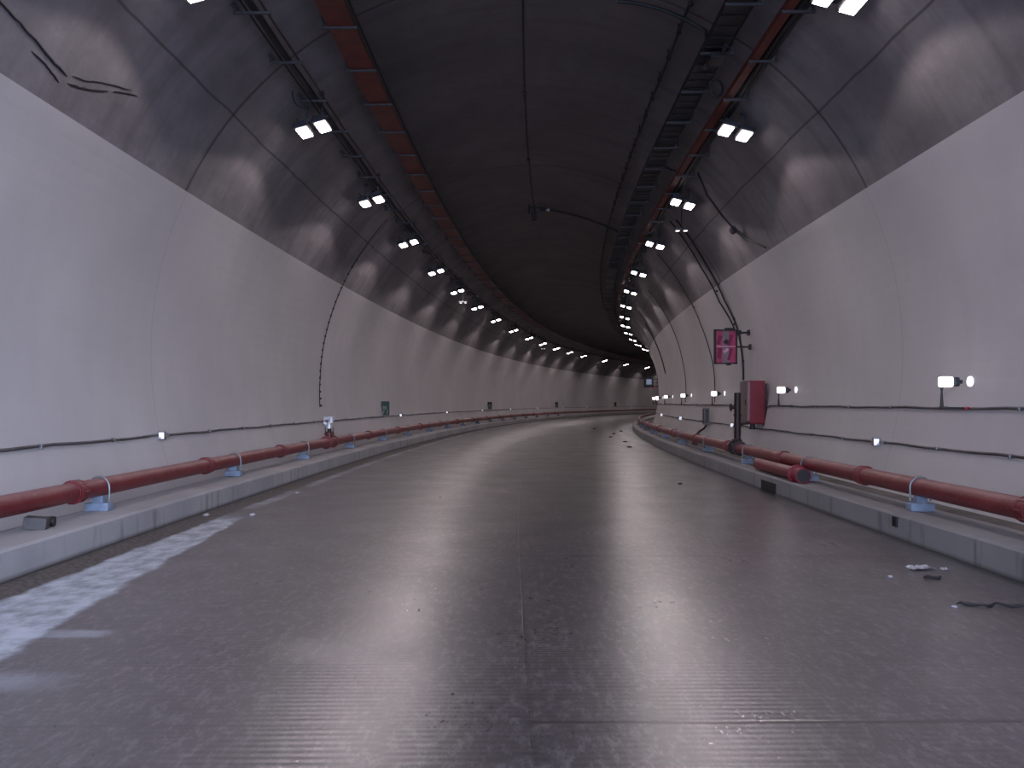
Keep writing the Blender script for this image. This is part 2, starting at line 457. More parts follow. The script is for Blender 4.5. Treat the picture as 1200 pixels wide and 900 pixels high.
# unseen cap added round the bend to keep skylight out of the tunnel
_e = [P(S_MAX - 25, AX + 7 * math.sin(k * PI / 12), YC + 7 * math.cos(k * PI / 12)) for k in range(24)]
_e += [P(S_MAX - 24.5, AX + 7 * math.sin(k * PI / 12), YC + 7 * math.cos(k * PI / 12)) for k in range(24)]
structure(MB().faces(_e, [tuple(range(24)), tuple(range(47, 23, -1))] + [(k, (k + 1) % 24, 24 + (k + 1) % 24, 24 + k) for k in range(24)]).build('added_far_end_cap', M['kerb']), 'unseen concrete cap added to close the far end beyond the bend')
# ground outside the near portal
structure(MB().faces([P(-7.0, -40, -.02), P(-7.0, 40, -.02), P(-70, 40, -.02), P(-70, -40, -.02)], [(0, 1, 2, 3)],
          [(0, 0), (1, 0), (1, 1), (0, 1)]).build('ground', simple('approach_gravel', (.24, .24, .25), .9), keep=True), 'grey approach outside the near portal')

# ------------------------------------------------------------------ ceiling lamps
TILT = math.radians(17); PANEL_TILT = math.radians(15)
def make_lamp(side, name, label, group):
    """twin square LED lamp; local x to the right, y along the road, z up, origin at lamp centre"""
    t = thing(name, (0, 0, 0), 0, label, 'lamp', group)
    Rt = Matrix.Rotation(side * TILT, 4, 'Y')        # outer end hangs lower
    def loc(v): return Rt @ Vector(v)
    for k in (-1, 1):
        mb = MB()
        Rp = Matrix.Rotation(side * PANEL_TILT, 4, 'Y'); c0 = loc((k * .165, 0, 0))
        def lp(v): return c0 + Rp @ Vector(v)
        mb.box(lp((0, 0, .055)), (.25, .50, .07), Rp, .012)
        for i in range(7): mb.box(lp((0, -.21 + .07 * i, .11)), (.21, .012, .05), Rp)   # cooling fins
        h = mb.build('lamp_housing', M['housing'], t)
        MB().box(lp((0, 0, .006)), (.18, .41, .026), Rp, .006).build('light_panel', M['panel'], h)
    mb = MB()
    mb.box(loc((0, 0, .15)), (.62, .05, .03), Rt); mb.box(loc((0, .18, .10)), (.10, .03, .03), Rt); mb.box(loc((0, -.18, .10)), (.10, .03, .03), Rt)
    mb.box(loc((0, 0, .12)), (.04, .42, .04), Rt)
    # the lamp's own beam: a wide cone with a clear cut-off, thrown from just below the panels
    L = bpy.data.lights.new('lamp_beam', 'SPOT'); L.energy = LAMP_W; L.color = LAMP_COL
    L.spot_size = math.radians(148); L.spot_blend = .08; L.shadow_soft_size = .07
    b = bpy.data.objects.new('lamp_beam', L); C.objects.link(b); b.parent = t
    b.location = (0, 0, -.11); b.rotation_euler = (0, side * math.radians(7), 0)
    return t, mb
def finish_lamp(t, mb, side, a, z):
    top = vault_z(a + 0.10 * side) - z
    for dx in (-.14, .14):
        zt = vault_z(a + dx, -.03) - z
        mb.box((dx, 0, (zt + .14) / 2), (.03, .03, zt - .14 + .02))
        mb.box((dx, 0, zt - .03), (.09, .12, .03), Matrix.Rotation(side * math.asin((abs(a)) / R), 4, 'Y'))
    mb.build('hanger_frame', M['dull_steel'], t)
    c = MB()
    pts = []
    for i in range(13):
        u = i / 12 * 1.25 * PI - .2
        pts.append((-side * 0.02 + side * (.10 + .30 * math.sin(u) * .9) * 1.0, .06 + .18 * i / 12, .32 + .24 * math.cos(u)))
    c.tube(pts, .011, 6); c.build('feed_cable', M['black'], t)
LL = [(3.9, 0), (8.5, 0)]
LS = [12.7, 17.23, 21.75, 26.5, 31.18, 36.48, 42.15, 48.2, 53.9, 59.12, 64.4, 69.7, 75.25, 83.9, 92.65, 101.35]
RS = [8.55, 12.85, 17.48, 22.1, 27.02, 31.6, 36.4, 41.15, 45.9, 50.8, 56.2, 61.3, 66.9, 73.0]
LS = [s * 1.03 for s in LS]; RS = [s * 1.045 for s in RS]
for side, vis, hidden, a, z, sn in ((-1, LS, [-5.2, -.6, 4.1, 8.6], -3.56, 6.165, 'left'), (1, RS, [-5.0, -.3, 4.3], 3.70, 6.17, 'right')):
    grp = 'twin ceiling lamps along the %s row' % sn
    t, mb = make_lamp(side, 'tunnel_lamp', '', grp); finish_lamp(t, mb, side, a, z)
    proto = t; first = True
    beyond = [112, 126] if side < 0 else [84, 96, 108]
    for i, s in enumerate(vis):
        lb = 'twin square ceiling lamp, %s from the near end of the %s row in view' % (ORD[i], sn)
        if first: t.location = P(s, a, z); t.rotation_euler.z = heading(s); t['label'] = lb; first = False
        else: dup(proto, P(s, a, z), heading(s), lb)
    for i, s in enumerate(hidden):
        dup(proto, P(s, a, z), heading(s), 'twin ceiling lamp of the %s row above the camera, out of frame' % sn)
    for i, s in enumerate(beyond):
        dup(proto, P(s, a, z), heading(s), 'twin ceiling lamp of the %s row hidden beyond the bend' % sn)

# small dim emergency lamps hung between the big ones
def emergency(s, a, z, label):
    side = -1 if a < 0 else 1
    t = thing('emergency_lamp', P(s, a, z), heading(s), label, 'lamp', 'small dim twin lamps')
    zt = vault_z(a, -.02) - z
    MB().box((0, 0, .045), (.34, .13, .06), None, .01).cyl((0, 0, .07), (0, 0, zt), .014, 8).build('lamp_housing', M['housing'], t)
    for k in (-1, 1): MB().box((k * .10, 0, .006), (.09, .09, .010), None, .002).build('light_panel', M['small_panel'], t)
emergency(19.7, 3.93, 5.86, 'small dim twin lamp just outside the right lamp row')
emergency(32.6, -3.4, 5.76, 'small dim twin lamp hung below the left lamp row, nearer one')
emergency(60.2, -3.4, 5.74, 'small dim twin lamp hung below the left lamp row, farther one')

# ------------------------------------------------------------------ cable trays under the vault
def bracket_mesh(w, side, drop_in, drop_out):
    """cantilever bracket: strut under the tray, hanger on its outer side, foot on the vault"""
    mb = MB()
    mb.box((side * .03, 0, -.03), (w + .12, .035, .03))
    xo = side * (w / 2 + .07)
    mb.box((xo, 0, drop_out / 2 - .03), (.035, .035, drop_out))
    mb.box((xo, 0, drop_out - .05), (.05, .16, .035), Matrix.Rotation(side * .55, 4, 'Y'))
    mb.tube([(side * (w / 2 - .02), 0, -.02), (xo + side * .03, 0, .12)], .010, 5)
    return mb
def tray(name, a, z, w, side, s0, s1, label, group, kind, phase, pitch=1.42, end=80):
    t = thing(name, P(s0, a, z), 0, label, 'cable tray', group)
    t.location = (0, 0, 0)
    if kind in ('red', 'redslim'):
        ww = w if kind == 'red' else .12
        a0 = a - ww / 2 if kind == 'red' else a - side * .09 - ww / 2
        mb = MB()
        prof = [(a0, z - .01), (a0, z + .08), (a0 + .006, z + .08), (a0 + .006, z), (a0 + ww - .006, z), (a0 + ww - .006, z + .08), (a0 + ww, z + .08), (a0 + ww, z - .01)]
        mb.sweep(prof, s0, s1, True, False, .5); mb.build('tray_channel', M['red_tray'], t)
        if kind == 'red':
            MB().sweep([(a + .05, z + .0), (a + .05, z + .05), (a + .14, z + .05), (a + .14, z + .0)], s0, s1).build('tray_cable', M['black'], t)
            MB().sweep([(a - side * (w / 2 + .0), z + .0), (a - side * (w / 2 + .05), z + .0), (a - side * (w / 2 + .05), z + .07), (a - side * (w / 2), z + .07)], s0, s1).build('tray_cable', M['black'], t)
        else:
            b0 = a + side * .0
            for r_, off in ((.045, .06), (.035, .13)):
                MB().tube([P(s, a + side * off, z + r_ + .01 * math.sin(s * 1.3 + off * 9)) for s in stations(s0, s1, .5)], r_, 8).build('tray_cable', M['black'], t)
    elif kind == 'cables':
        MB().tube([P(s, a + side * .03, z + .05 + .008 * math.sin(s * 2.1)) for s in stations(s0, s1, .4)], .048, 8).build('tray_cable', M['black'], t)
        MB().tube([P(s, a - side * .14, z + .02 + .012 * math.sin(s * 1.7)) for s in stations(s0, s1, .4)], .016, 6).build('tray_cable', M['brown_cable'], t)
        MB().tube([P(s, a + side * .11, z + .02) for s in stations(s0, s1, .5)], .016, 6).build('tray_cable', M['black'], t)
    elif kind == 'ladder':
        for k in (-1, 1):
            MB().sweep([(a + k * w / 2, z), (a + k * w / 2, z + .09), (a + k * (w / 2 - .012), z + .09), (a + k * (w / 2 - .012), z)], s0, s1).build('side_rail', M['black'], t)
        MB().sweep([(a - w / 2, z + .024), (a + w / 2, z + .024), (a + w / 2, z + .030), (a - w / 2, z + .030)], s0, s1).build('tray_floor', M['black'], t)
        rg = None
        for i in range(95):
            s = 2.0 + .3 * i
            if rg is None: rg = b = MB().box((0, 0, 0), (w, .03, .02)).build('rung', M['black'], t)
            else: b = rg.copy(); C.objects.link(b); b.parent = t
            b.location = P(s, a, z + .012); b.rotation_euler.z = heading(s)
        for off, r_, mt in ((-.11, .042, 'black'), (-.02, .05, 'brown_cable'), (.08, .045, 'black'), (.145, .025, 'brown_cable')):
            MB().tube([P(s, a + off + .012 * math.sin(s * .9 + off * 40), z + .03 + r_ + .01 * math.sin(s * 1.9 + off * 20)) for s in stations(s0, s1, .4)], r_, 8).build('tray_cable', M[mt], t)
    xo = a + side * (w / 2 + .07)
    drop = vault_z(xo, -.035) - z
    s = phase; first = None
    while s < end:
        if first is None:
            b = bracket_mesh(w, side, 0, drop).build('bracket', M['dull_steel'], t); first = b
        else:
            b = first.copy(); C.objects.link(b); b.parent = t
        b.location = P(s, a, z); b.rotation_euler.z = heading(s)
        s += pitch
    return t
GT = 'cable trays under the vault'
tray('cable_tray', -2.60, 6.95, .40, -1, S_MIN, 125, 'wide rust-red cable tray running along the left of the vault', GT, 'red', 2.55)
tray('cable_tray', -3.42, 6.53, .36, -1, S_MIN, 125, 'black cable bundle on grey brackets beside the left lamp row', GT, 'cables', 2.72)
tray('cable_tray', 3.46, 6.45, .30, 1, S_MIN, 100, 'narrow rust-red cable tray running just above the right lamp row', GT, 'redslim', 2.6)
tray('cable_tray', 2.87, 6.70, .38, 1, S_MIN, 100, 'broad black cable ladder between the right red tray and the vault crown', GT, 'ladder', 2.9)

# clipped cable along the vault, right of the crown
t = thing('clipped_cable', (0, 0, 0), 0, 'thin black cable with knobbly clips on the vault left of the black ladder', 'cable', None)
ac = 2.47; zc = vault_z(ac) - .10
MB().tube([P(s, ac + .01 * math.sin(s * 2), zc + .012 * math.sin(s * 3.4)) for s in stations(S_MIN, 100, .3)], .022, 7).build('cable_run', M['black'], t)
first = None; s = 3.3
while s < 60:
    if first is None:
        first = b = MB().box((0, 0, .0), (.07, .06, .06), None, .012).cyl((0, 0, .02), (0, 0, .15), .012, 6).build('cable_clip', M['black'], t)
    else: b = first.copy(); C.objects.link(b); b.parent = t
    b.location = P(s, ac, zc); b.rotation_euler.z = heading(s); s += .88
# thin cable on the crown seam
t = thing('crown_cable', (0, 0, 0), 0, 'very thin dark cable along the crown seam of the vault', 'cable')
MB().tube([P(s, .02, vault_z(.02) + .02) for s in stations(S_MIN, 25.2, .5)], .010, 6).build('cable_run', M['black'], t)
for s in (16.05, 11.0, 20.4): MB().box(P(s, .02, vault_z(.02) - .01), (.07, .09, .06), None, .01).build('cable_clip', M['black'], t)

# cross cables from the crown to the ladder tray
def arch_pts(s0, s1, a0, a1, off, n=14, sag=0):
    out = []
    for i in range(n + 1):
        u = i / n; a = a0 + (a1 - a0) * u
        out.append(P(s0 + (s1 - s0) * u, a, vault_z(a) - off - sag * math.sin(PI * u)))
    return out
t = thing('ceiling_device', P(25.2, .05, 7.9), heading(25.2), 'small black device hanging at the crown with a pale dot beside it', 'sensor')
MB().cyl((0, 0, .06), (0, 0, -.18), .03, 8).box((-.02, 0, -.30), (.16, .16, .26), None, .02).build('device_body', M['black'], t)
MB().box((-.17, 0, -.06), (.05, .08, .30), None, .01).box((-.10, 0, .0), (.16, .03, .03)).build('side_bracket', M['black'], t)
MB().box((.28, 0, -.06), (.20, .14, .14), None, .02).box((.14, 0, -.02), (.2, .03, .03)).build('junction_box', M['black'], t)
MB().cyl((.46, -.1, -.10), (.46, .02, -.10), .035, 10).box((.38, 0, -.09), (.12, .03, .03)).build('pale_lens', M['white_metal'], t)
tag(MB().tube(arch_pts(25.2, 25.6, .3, 2.85, .09, 16, .04) + [P(25.7, 2.95, 6.75)], .034, 8).build('cross_cable', M['black']),
    'black cable arching from the crown device to the black ladder', 'cable', 'cross cables on the vault')
tag(MB().tube(arch_pts(11.6, 11.5, 1.45, 2.75, .22, 14, -.05) + [P(11.45, 2.8, 6.74)], .030, 8).build('cross_cable', M['black']),
    'black cable crossing to the near end of the black ladder', 'cable', 'cross cables on the vault')
tag(MB().tube(arch_pts(10.2, 10.3, 2.1, 2.8, .30, 10, 0) + [P(10.3, 2.85, 6.76)], .022, 8).build('cross_cable', M['black']),
    'short black cable at the top edge of the picture reaching the black ladder', 'cable', 'cross cables on the vault')
# loops and tangles beside the ladder
def loop(s, a, z, r, label, rr=.022, turns=1.0, sq=1.0):
    pts = []
    for i in range(25):
        u = i / 24 * 2 * PI * turns + PI * .9
        pts.append(P(s + .12 * i / 24, a + r * math.cos(u) * .75, z + r * sq * math.sin(u)))
    tag(MB().tube(pts, rr, 7).build('cable_loop', M['black']), label, 'cable', 'loose cable loops')
loop(12.4, 3.14, 6.58, .15, 'coiled black cable loop hanging beside the near end of the black ladder', .02, .85)
loop(12.0, -3.46, 6.34, .18, 'thin black cable loop beside the nearest left lamp', .013, .6)
t = thing('splice_box', P(11.5, 2.9, 6.63), heading(11.5), 'dark splice box under the near end of the black ladder', 'junction box')
MB().box((0, 0, 0), (.22, .30, .10), None, .02).build('box_body', M['black'], t)
MB().cyl((.05, -.22, 0), (.05, -.40, .02), .03, 8).cyl((-.08, .22, 0), (-.08, .38, .02), .03, 8).build('cable_gland', M['housing'], t)
tag(MB().tube([P(17.0, 3.05, 6.72), P(17.0, 3.15, 6.66), P(17.05, 3.24, 6.63), P(17.1, 3.32, 6.64), P(17.15, 3.40, 6.58), P(17.2, 3.47, 6.50)], .020, 7).build('link_cable', M['black']),
    'short black cable linking the black ladder to the right red tray', 'cable')

# ------------------------------------------------------------------ cables down the walls
def wall_pt(s, z, side, off): return P(s, AX + side * math.sqrt((R - off) ** 2 - (z - YC) ** 2), z)
def wall_run(pts, side, off, r, n=5):
    out = []
    for i in range(len(pts) - 1):
        for k in range(n):
            u = k / n; s = pts[i][0] + (pts[i + 1][0] - pts[i][0]) * u; z = pts[i][1] + (pts[i + 1][1] - pts[i][1]) * u
            o = off[i] + (off[i + 1] - off[i]) * u if isinstance(off, list) else off
            out.append(wall_pt(s, z, side, o))
    out.append(wall_pt(pts[-1][0], pts[-1][1], side, off[-1] if isinstance(off, list) else off))
    return out
def drop_cable(name, pts, side, off, r, label, clips, clip_r=.03, mat='black', group='cables down the tunnel walls'):
    t = thing(name, (0, 0, 0), 0, label, 'cable', group)
    MB().tube(wall_run(pts, side, off, r), r, 7).build('cable_run', M[mat], t)
    for s, z in clips:
        c = wall_pt(s, z, side, .012)
        MB().box(c, (.05, clip_r * 1.8, .05), Matrix.Rotation(heading(s), 4, 'Z'), .008).build('cable_clip', M['frame'], t)
    return t
zs = [1.42 + .19 * i for i in range(22)]
drop_cable('wall_cable', [(20.55, 6.45), (20.7, 5.8), (20.8, 4.8), (20.8, 4.1), (20.75, 3.4), (20.6, 2.2), (20.35, 1.38)], -1, .02, .013,
           'thin cable with dark clips dropping down the left wall', [(20.5 + .0 * i + .3 * min((z - 1.4) / 2.5, 1), z) for i, z in enumerate(zs)], .028, 'brown_cable')
drop_cable('wall_cable', [(20.6, 6.35), (20.9, 5.9), (21.15, 5.3), (21.15, 4.3), (20.9, 3.85), (20.7, 3.5), (20.65, 2.9), (20.6, 2.10)], 1, .035, .026,
           'thick black cable down the right wall to the red cabinet, right of its pair', [(21.1, 4.72), (20.85, 3.75), (20.65, 2.6)], .04)
drop_cable('wall_cable', [(21.1, 6.45), (21.5, 5.9), (21.8, 5.3), (21.75, 4.3), (21.2, 3.72), (20.95, 3.35), (20.6, 3.25)], 1, .03, .020,
           'thinner black cable down the right wall to the magenta sign, left of its pair', [(21.6, 4.6), (21.05, 3.62)], .05)
drop_cable('wall_cable', [(25.1, 6.3), (25.3, 5.7), (25.4, 5.0), (25.25, 4.0), (24.9, 3.2), (24.6, 2.7), (24.3, 1.8), (24.2, 1.5)], 1, .02, .014,
           'thin brown cable down the right wall behind the magenta sign', [(25.3, 4.6)], .03, 'brown_cable')
drop_cable('wall_cable', [(16.9, 6.52), (17.2, 6.1), (17.4, 5.7), (17.5, 5.35), (17.2, 5.12), (16.9, 4.98), (16.5, 4.80)], 1, [.02, .14, .12, .05, .02, .01, .0], .021,
           'black cable slanting from the right red tray towards the white lining', [(17.5, 5.34)], .03)
t = thing('wall_box', wall_pt(17.65, 5.42, 1, .03), heading(17.6), 'small round grey box on the dark concrete beside the slanting cable', 'junction box')
MB().cyl((.05, 0, .03), (-.05, 0, -.03), .085, 14).build('box_body', M['dull_steel'], t)
MB().cyl((-.045, 0, -.027), (-.07, 0, -.042), .06, 14).build('box_cover', M['housing'], t)
drop_cable('wall_cable', [(39.4, 5.5), (39.6, 4.9), (39.7, 4.3), (39.5, 3.7), (39.2, 3.2), (39.0, 3.0)], 1, .03, .03,
           'black cable with a thick lower end on the far right wall', [(39.0, 2.95), (39.05, 3.1), (39.1, 3.22)], .12)
t = thing('wall_cable', (0, 0, 0), 0, 'faint brown cable arching down the farthest visible right wall', 'cable', 'cables down the tunnel walls')
MB().tube(wall_run([(31.2, 6.0), (31.3, 4.6), (31.1, 3.2), (30.6, 2.0), (30.5, 1.5)], 1, .01, .012), .012, 6).build('cable_run', M['brown_cable'], t)

# ------------------------------------------------------------------ conduits along the walls
def conduit(side, z, r, s1, label, pitch, group, nclip=24):
    t = thing('wall_conduit', (0, 0, 0), 0, label, 'conduit', group)
    MB().tube([wall_pt(s, z + .006 * math.sin(s * 2.3) + .004 * math.sin(s * 5.1), side, r + .004) for s in stations(S_MIN, s1, .4)], r, 8).build('conduit_tube', M['conduit'], t)
    first = None
    for i in range(nclip):
        s = 4.1 + pitch * i
        if first is None: first = b = MB().box((0, 0, 0), (.05, .035, r * 3.2), None, .006).build('conduit_clip', M['galv'], t)
        else: b = first.copy(); C.objects.link(b); b.parent = t
        b.location = wall_pt(s, z, side, .02); b.rotation_euler.z = heading(s)
conduit(-1, 1.0, .018, 125, 'thin grey conduit along the left wall above the red pipe', 1.55, 'wall conduits')
conduit(1, 1.43, .017, 100, 'upper of the two thin grey conduits along the right wall', 1.55, 'wall conduits')
conduit(1, .89, .017, 100, 'lower of the two thin grey conduits along the right wall', 1.55, 'wall conduits')

# reflector boxes on the conduits
def reflector(s, z, side, label, grp, name='wall_reflector', sc=1.0):
    t = thing(name, wall_pt(s, z, side, .0), heading(s), label, 'reflector', grp)
    x = -side * .055
    MB().box((x, 0, 0), (.11 * sc, .07, .13 * sc), None, .012).build('reflector_box', M['grey_box'], t)
    MB().box((x - side * .012, -.042, .0), (.075 * sc, .014, .095 * sc), None, .004).build('reflector_face', M['reflect'], t)
    MB().cyl((x, .03, 0), (x, .13, 0), .02, 8).cyl((x, -.03, -.03), (x, -.10, -.03), .016, 8).build('cable_gland', M['white_metal'], t)
sl = [11.6, 29.9, 39.25, 48.8, 57.8, 67.2, 76.5, 85.8, 95.0, 103.4]
for i, s in enumerate(sl):
    reflector(s, 1.0, -1, 'small pale reflector box on the left wall conduit, %s from the near end' % ORD[i], 'left wall reflectors')
for i, s in enumerate([12.05, 21.1, 30.6, 39.5]):
    reflector(s, .89, 1, 'small bluish reflector box on the lower right conduit, %s from the near end' % ORD[i], 'right wall reflectors', sc=1.0 if i < 2 else 1.25)

# guide lights standing off the right wall
def make_guide():
    t = thing('guide_light', (0, 0, 0), 0, '', 'wall light', 'guide lights along the right wall')
    MB().box((0, 0, 0), (.155, .11, .135), None, .03).build('diffuser', M['wall_led'], t)
    MB().box((.12, .0, .0), (.08, .10, .12), None, .025).box((.175, 0, 0), (.05, .05, .05)).build('lamp_back', M['housing'], t)
    MB().tube([(-.05, 0, -.07), (-.05, 0, -.12), (-.05, 0, -.30), (-.05, 0, -.335)], [.022, .012, .022, .035], 8).box((.11, 0, -.335), (.32, .03, .028)).build('post', M['frame'], t)
    MB().cyl((.30, 0, .005), (.314, 0, .005), .066, 18).build('wall_glow_patch', M['wall_patch'], t)  # glowing disc stands in for the patch of lamp light on the wall
    return t
gs = [9.82, 16.3, 22.9, 29.0, 35.3, 41.7, 48.1, 54.5, 60.9, 67.3]
for i, s in enumerate(gs):
    lb = 'white guide light on a short black post, right wall, %s from the near end' % ORD[i]
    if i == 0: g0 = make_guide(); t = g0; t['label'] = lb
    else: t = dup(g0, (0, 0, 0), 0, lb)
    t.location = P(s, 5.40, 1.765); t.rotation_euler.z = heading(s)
t = thing('marker_stud', wall_pt(9.75, 1.43, 1, .05), heading(9.75), 'tiny red stud on the upper right conduit beside the nearest guide light', 'marker')
MB().box((0, 0, 0), (.05, .05, .035), None, .01).build('stud_body', M['red_plastic'], t)
MB().cyl((0, -.02, 0), (0, -.035, 0), .012, 8).build('stud_lens', M['dark_red'], t)

# ------------------------------------------------------------------ fire mains
PR = .105
def fire_main(side, a, label, coup, clamps, s1):
    t = thing('fire_main', (0, 0, 0), 0, label, 'pipe', 'red fire mains beside the kerbs')
    z = .54
    MB().tube([P(s, a, z) for s in stations(S_MIN, s1, .4)], PR, 20).build('pipe_barrel', M['pipe'], t)
    f = None
    for s in coup:
        if f is None:
            mb = MB()
            mb.cyl((0, -.09, 0), (0, .09, 0), PR + .014, 20).ring((0, -.055, 0), (0, 1, 0), PR - .01, PR + .026, .022).ring((0, .055, 0), (0, 1, 0), PR - .01, PR + .020, .022)
            for k in range(8):
                an = k * PI / 4; mb.cyl((math.cos(an) * (PR + .014), -.075, math.sin(an) * (PR + .014)), (math.cos(an) * (PR + .014), .075, math.sin(an) * (PR + .014)), .009, 6)
            f = b = mb.build('coupling', M['pipe'], t)
        else: b = f.copy(); C.objects.link(b); b.parent = t
        b.location = P(s, a, z); b.rotation_euler.z = heading(s)
    f = None
    for s in clamps:
        if f is None:
            mb = MB(); rr = PR + .012
            pts = [(rr, 0, -.155)] + [(rr * math.cos(i / 12 * PI), 0, rr * math.sin(i / 12 * PI)) for i in range(13)] + [(-rr, 0, -.155)]
            mb.tube(pts, .011, 7)
            f = b = mb.build('pipe_clamp', M['galv'], t)
            k = MB().box((0, 0, -.222), (.27, .14, .095), None, .012).box((0, 0, -.14), (.12, .08, .09)).build('support_block', M['block'], b)
        else:
            b = f.copy(); C.objects.link(b); b.parent = t
            kk = k.copy(); C.objects.link(kk); kk.parent = b
        b.location = P(s, a, z); b.rotation_euler.z = heading(s)
    return t
fire_main(-1, -4.81, 'red fire main pipe along the left kerb', [4.9, 8.25, 11.65, 15.1, 22.6, 26.6, 30.5, 34.6, 38.7, 42.8, 47, 51, 55, 59, 63, 67, 71, 75],
          [4.7, 8.72, 12.75, 16.6, 20.55, 24.45, 28.3, 32.3, 36.3, 40.3, 44.3, 48.3, 52.3, 56.3, 60.3, 64.3, 68.3, 72.3], 125)
fire_main(1, 4.53, 'red fire main pipe along the right kerb', [6.85, 10.2, 13.4, 17.2, 20.8, 24.8, 28.8, 32.8, 36.8, 40.8],
          [5.2, 8.75, 12.2, 15.6, 19.4, 23.2, 27, 31, 35, 39, 43], 100)

# hydrant tee on the left main
t = thing('hydrant_valve', P(18.6, -4.81, .54), heading(18.6), 'silver capped hydrant valve rising from the left red pipe', 'hydrant')
mb = MB().cyl((0, -.30, 0), (0, .30, 0), PR + .022, 20).ring((0, -.30, 0), (0, 1, 0), PR, PR + .05, .035).ring((0, .30, 0), (0, 1, 0), PR, PR + .05, .035)
mb.cyl((0, 0, .05), (0, 0, .20), .085, 14).ring((0, 0, .20), (0, 0, 1), .02, .13, .03)
mb.build('pipe_tee', M['pipe'], t)
mb = MB()
for k in (-1, 1): mb.cyl((k * .10, 0, .12), (k * .10, 0, .36), .009, 6); mb.cyl((0, k * .10, .12), (0, k * .10, .30), .009, 6)
mb.cyl((0, 0, .2), (0, 0, .34), .045, 12).ring((0, 0, .24), (0, 0, 1), .02, .10, .025); mb.build('valve_neck', M['dark_red'], t)
MB().cyl((0, 0, .33), (0, 0, .43), .075, 14).cyl((0, 0, .43), (0, 0, .50), .05, 12).cyl((-.05, 0, .40), (-.14, 0, .48), .05, 12).cyl((.05, 0, .47), (.05, 0, .60), .065, 12).cyl((-.13, 0, .56), (.12, 0, .60), .055, 12).build('valve_caps', M['white_metal'], t)

# riser with gate valve beside the cabinet on the right
t = thing('valve_riser', P(16.45, 4.53, .54), heading(16.45), 'dark red vertical riser with a side valve in front of the red cabinet', 'valve')
mb = MB().cyl((0, -.2, 0), (0, .2, 0), PR + .02, 18).ring((0, -.2, 0), (0, 1, 0), PR, PR + .05, .03).ring((0, .2, 0), (0, 1, 0), PR, PR + .05, .03)
mb.cyl((0, 0, .05), (0, 0, 1.17), .07, 14).ring((0, 0, .16), (0, 0, 1), .03, .10, .03).ring((0, 0, .70), (0, 0, 1), .03, .085, .03).ring((0, 0, .34), (0, 0, 1), .03, .075, .025)
mb.tube([(0, 0, .52), (.05, .03, .50), (.3, .7, .50), (.60, 1.35, .50)], .04, 10)
mb.build('riser_pipe', M['dark_red'], t)
MB().cyl((-.02, 0, .86), (-.13, 0, .86), .035, 10).ring((-.14, 0, .86), (1, 0, 0), .05, .085, .02).box((-.14, 0, .86), (.012, .15, .015)).box((-.14, 0, .86), (.012, .015, .15)).build('side_valve', M['dark_red'], t)
MB().cyl((-.09, -.16, .08), (-.09, -.16, .17), .025, 8).ring((-.09, -.16, .18), (0, 0, 1), .04, .075, .02).box((-.09, -.16, .18), (.13, .012, .012)).build('tee_valve', M['dark_red'], t)

# fire hose cabinet
CSB = 18.2
t = thing('hose_cabinet', P(CSB, 5.42, .95), heading(CSB + .3), 'red fire hose cabinet on the right wall behind the riser', 'cabinet')
MB().box((0, .36, .56), (.40, .70, 1.02), None, .035).build('cabinet_body', M['red_paint'], t)
MB().box((-.207, .36, .56), (.024, .68, .98), None, .004).build('cabinet_door', M['glass_grey'], t)
MB().box((-.225, .15, .56), (.02, .03, .12), None, .004).build('door_handle', M['black'], t)
MB().cyl((-.08, .08, .06), (-.08, .08, -.06), .06, 12).ring((-.08, .08, -.06), (0, 0, 1), .03, .08, .03).build('outlet', M['black'], t)
MB().box((.20, .06, .30), (.10, .08, .58), None, .01).box((.21, .05, .85), (.08, .06, .30), None, .01).build('shadow_boxes', M['frame'], t)  # dark boxes stand in for the shadow beside the cabinet

# grey electrical box and hose
t = thing('electrical_box', P(24.4, 5.45, .80), heading(24.4), 'small grey electrical box low on the right wall left of the riser', 'electrical box')
MB().box((0, 0, .28), (.16, .30, .54), None, .015).build('box_body', M['grey_box'], t)
MB().box((-.083, 0, .28), (.012, .24, .46), None, .003).box((0, -.155, .28), (.11, .012, .44), None, .003).build('box_door', M['dull_steel'], t)
tag(MB().tube([P(24.3, 5.45, .82), P(24.2, 5.35, .70), P(24.1, 5.2, .62), P(23.9, 5.05, .50), P(23.8, 4.95, .36), P(23.5, 4.90, .26), P(23.2, 4.95, .22)], .035, 8).build('hose', M['black']),
    'short black hose dropping from the grey electrical box to the kerb', 'hose')

# ------------------------------------------------------------------ signs
t = thing('lane_sign', P(19.55, 5.0, 2.49), heading(19.55) + math.radians(8), 'magenta lane control sign with a dark frame on two wall arms', 'sign')
W2, H2 = .55, .83
fr = MB()
for x in (-W2 / 2, W2 / 2): fr.box((x, 0, H2 / 2), (.035, .09, H2 + .04))
for zz in (0, H2): fr.box((0, 0, zz), (W2 + .035, .09, .035))
fr.box((.10, 0, H2 + .03), (.24, .10, .06), None, .01); fr.box((.08, 0, -.03), (.10, .06, .04))
fr.box((0, .03, H2 / 2), (W2, .05, H2)); fr.build('sign_frame', M['frame'], t)
face = MB().box((0, -.004, H2 / 2), (W2 - .03, .02, H2 - .03)).build('sign_face', M['magenta'], t)
def stroke(p, q, w, mat, nm, y=-.018):
    p = Vector((p[0], 0, p[1])); q = Vector((q[0], 0, q[1])); d = q - p; n = Vector((-d.z, 0, d.x)).normalized() * w / 2
    vs = [p + n, p - n, q - n, q + n]; vs = [v + Vector((0, y, 0)) for v in vs] + [v + Vector((0, y + .006, 0)) for v in vs]
    MB().faces(vs, [(0, 1, 2, 3), (4, 7, 6, 5), (0, 4, 5, 1), (1, 5, 6, 2), (2, 6, 7, 3), (3, 7, 4, 0)]).build(nm, M[mat], face)
stroke((0, .02), (0, .81), .17, 'sign_grey', 'grey_strip', -.0165)
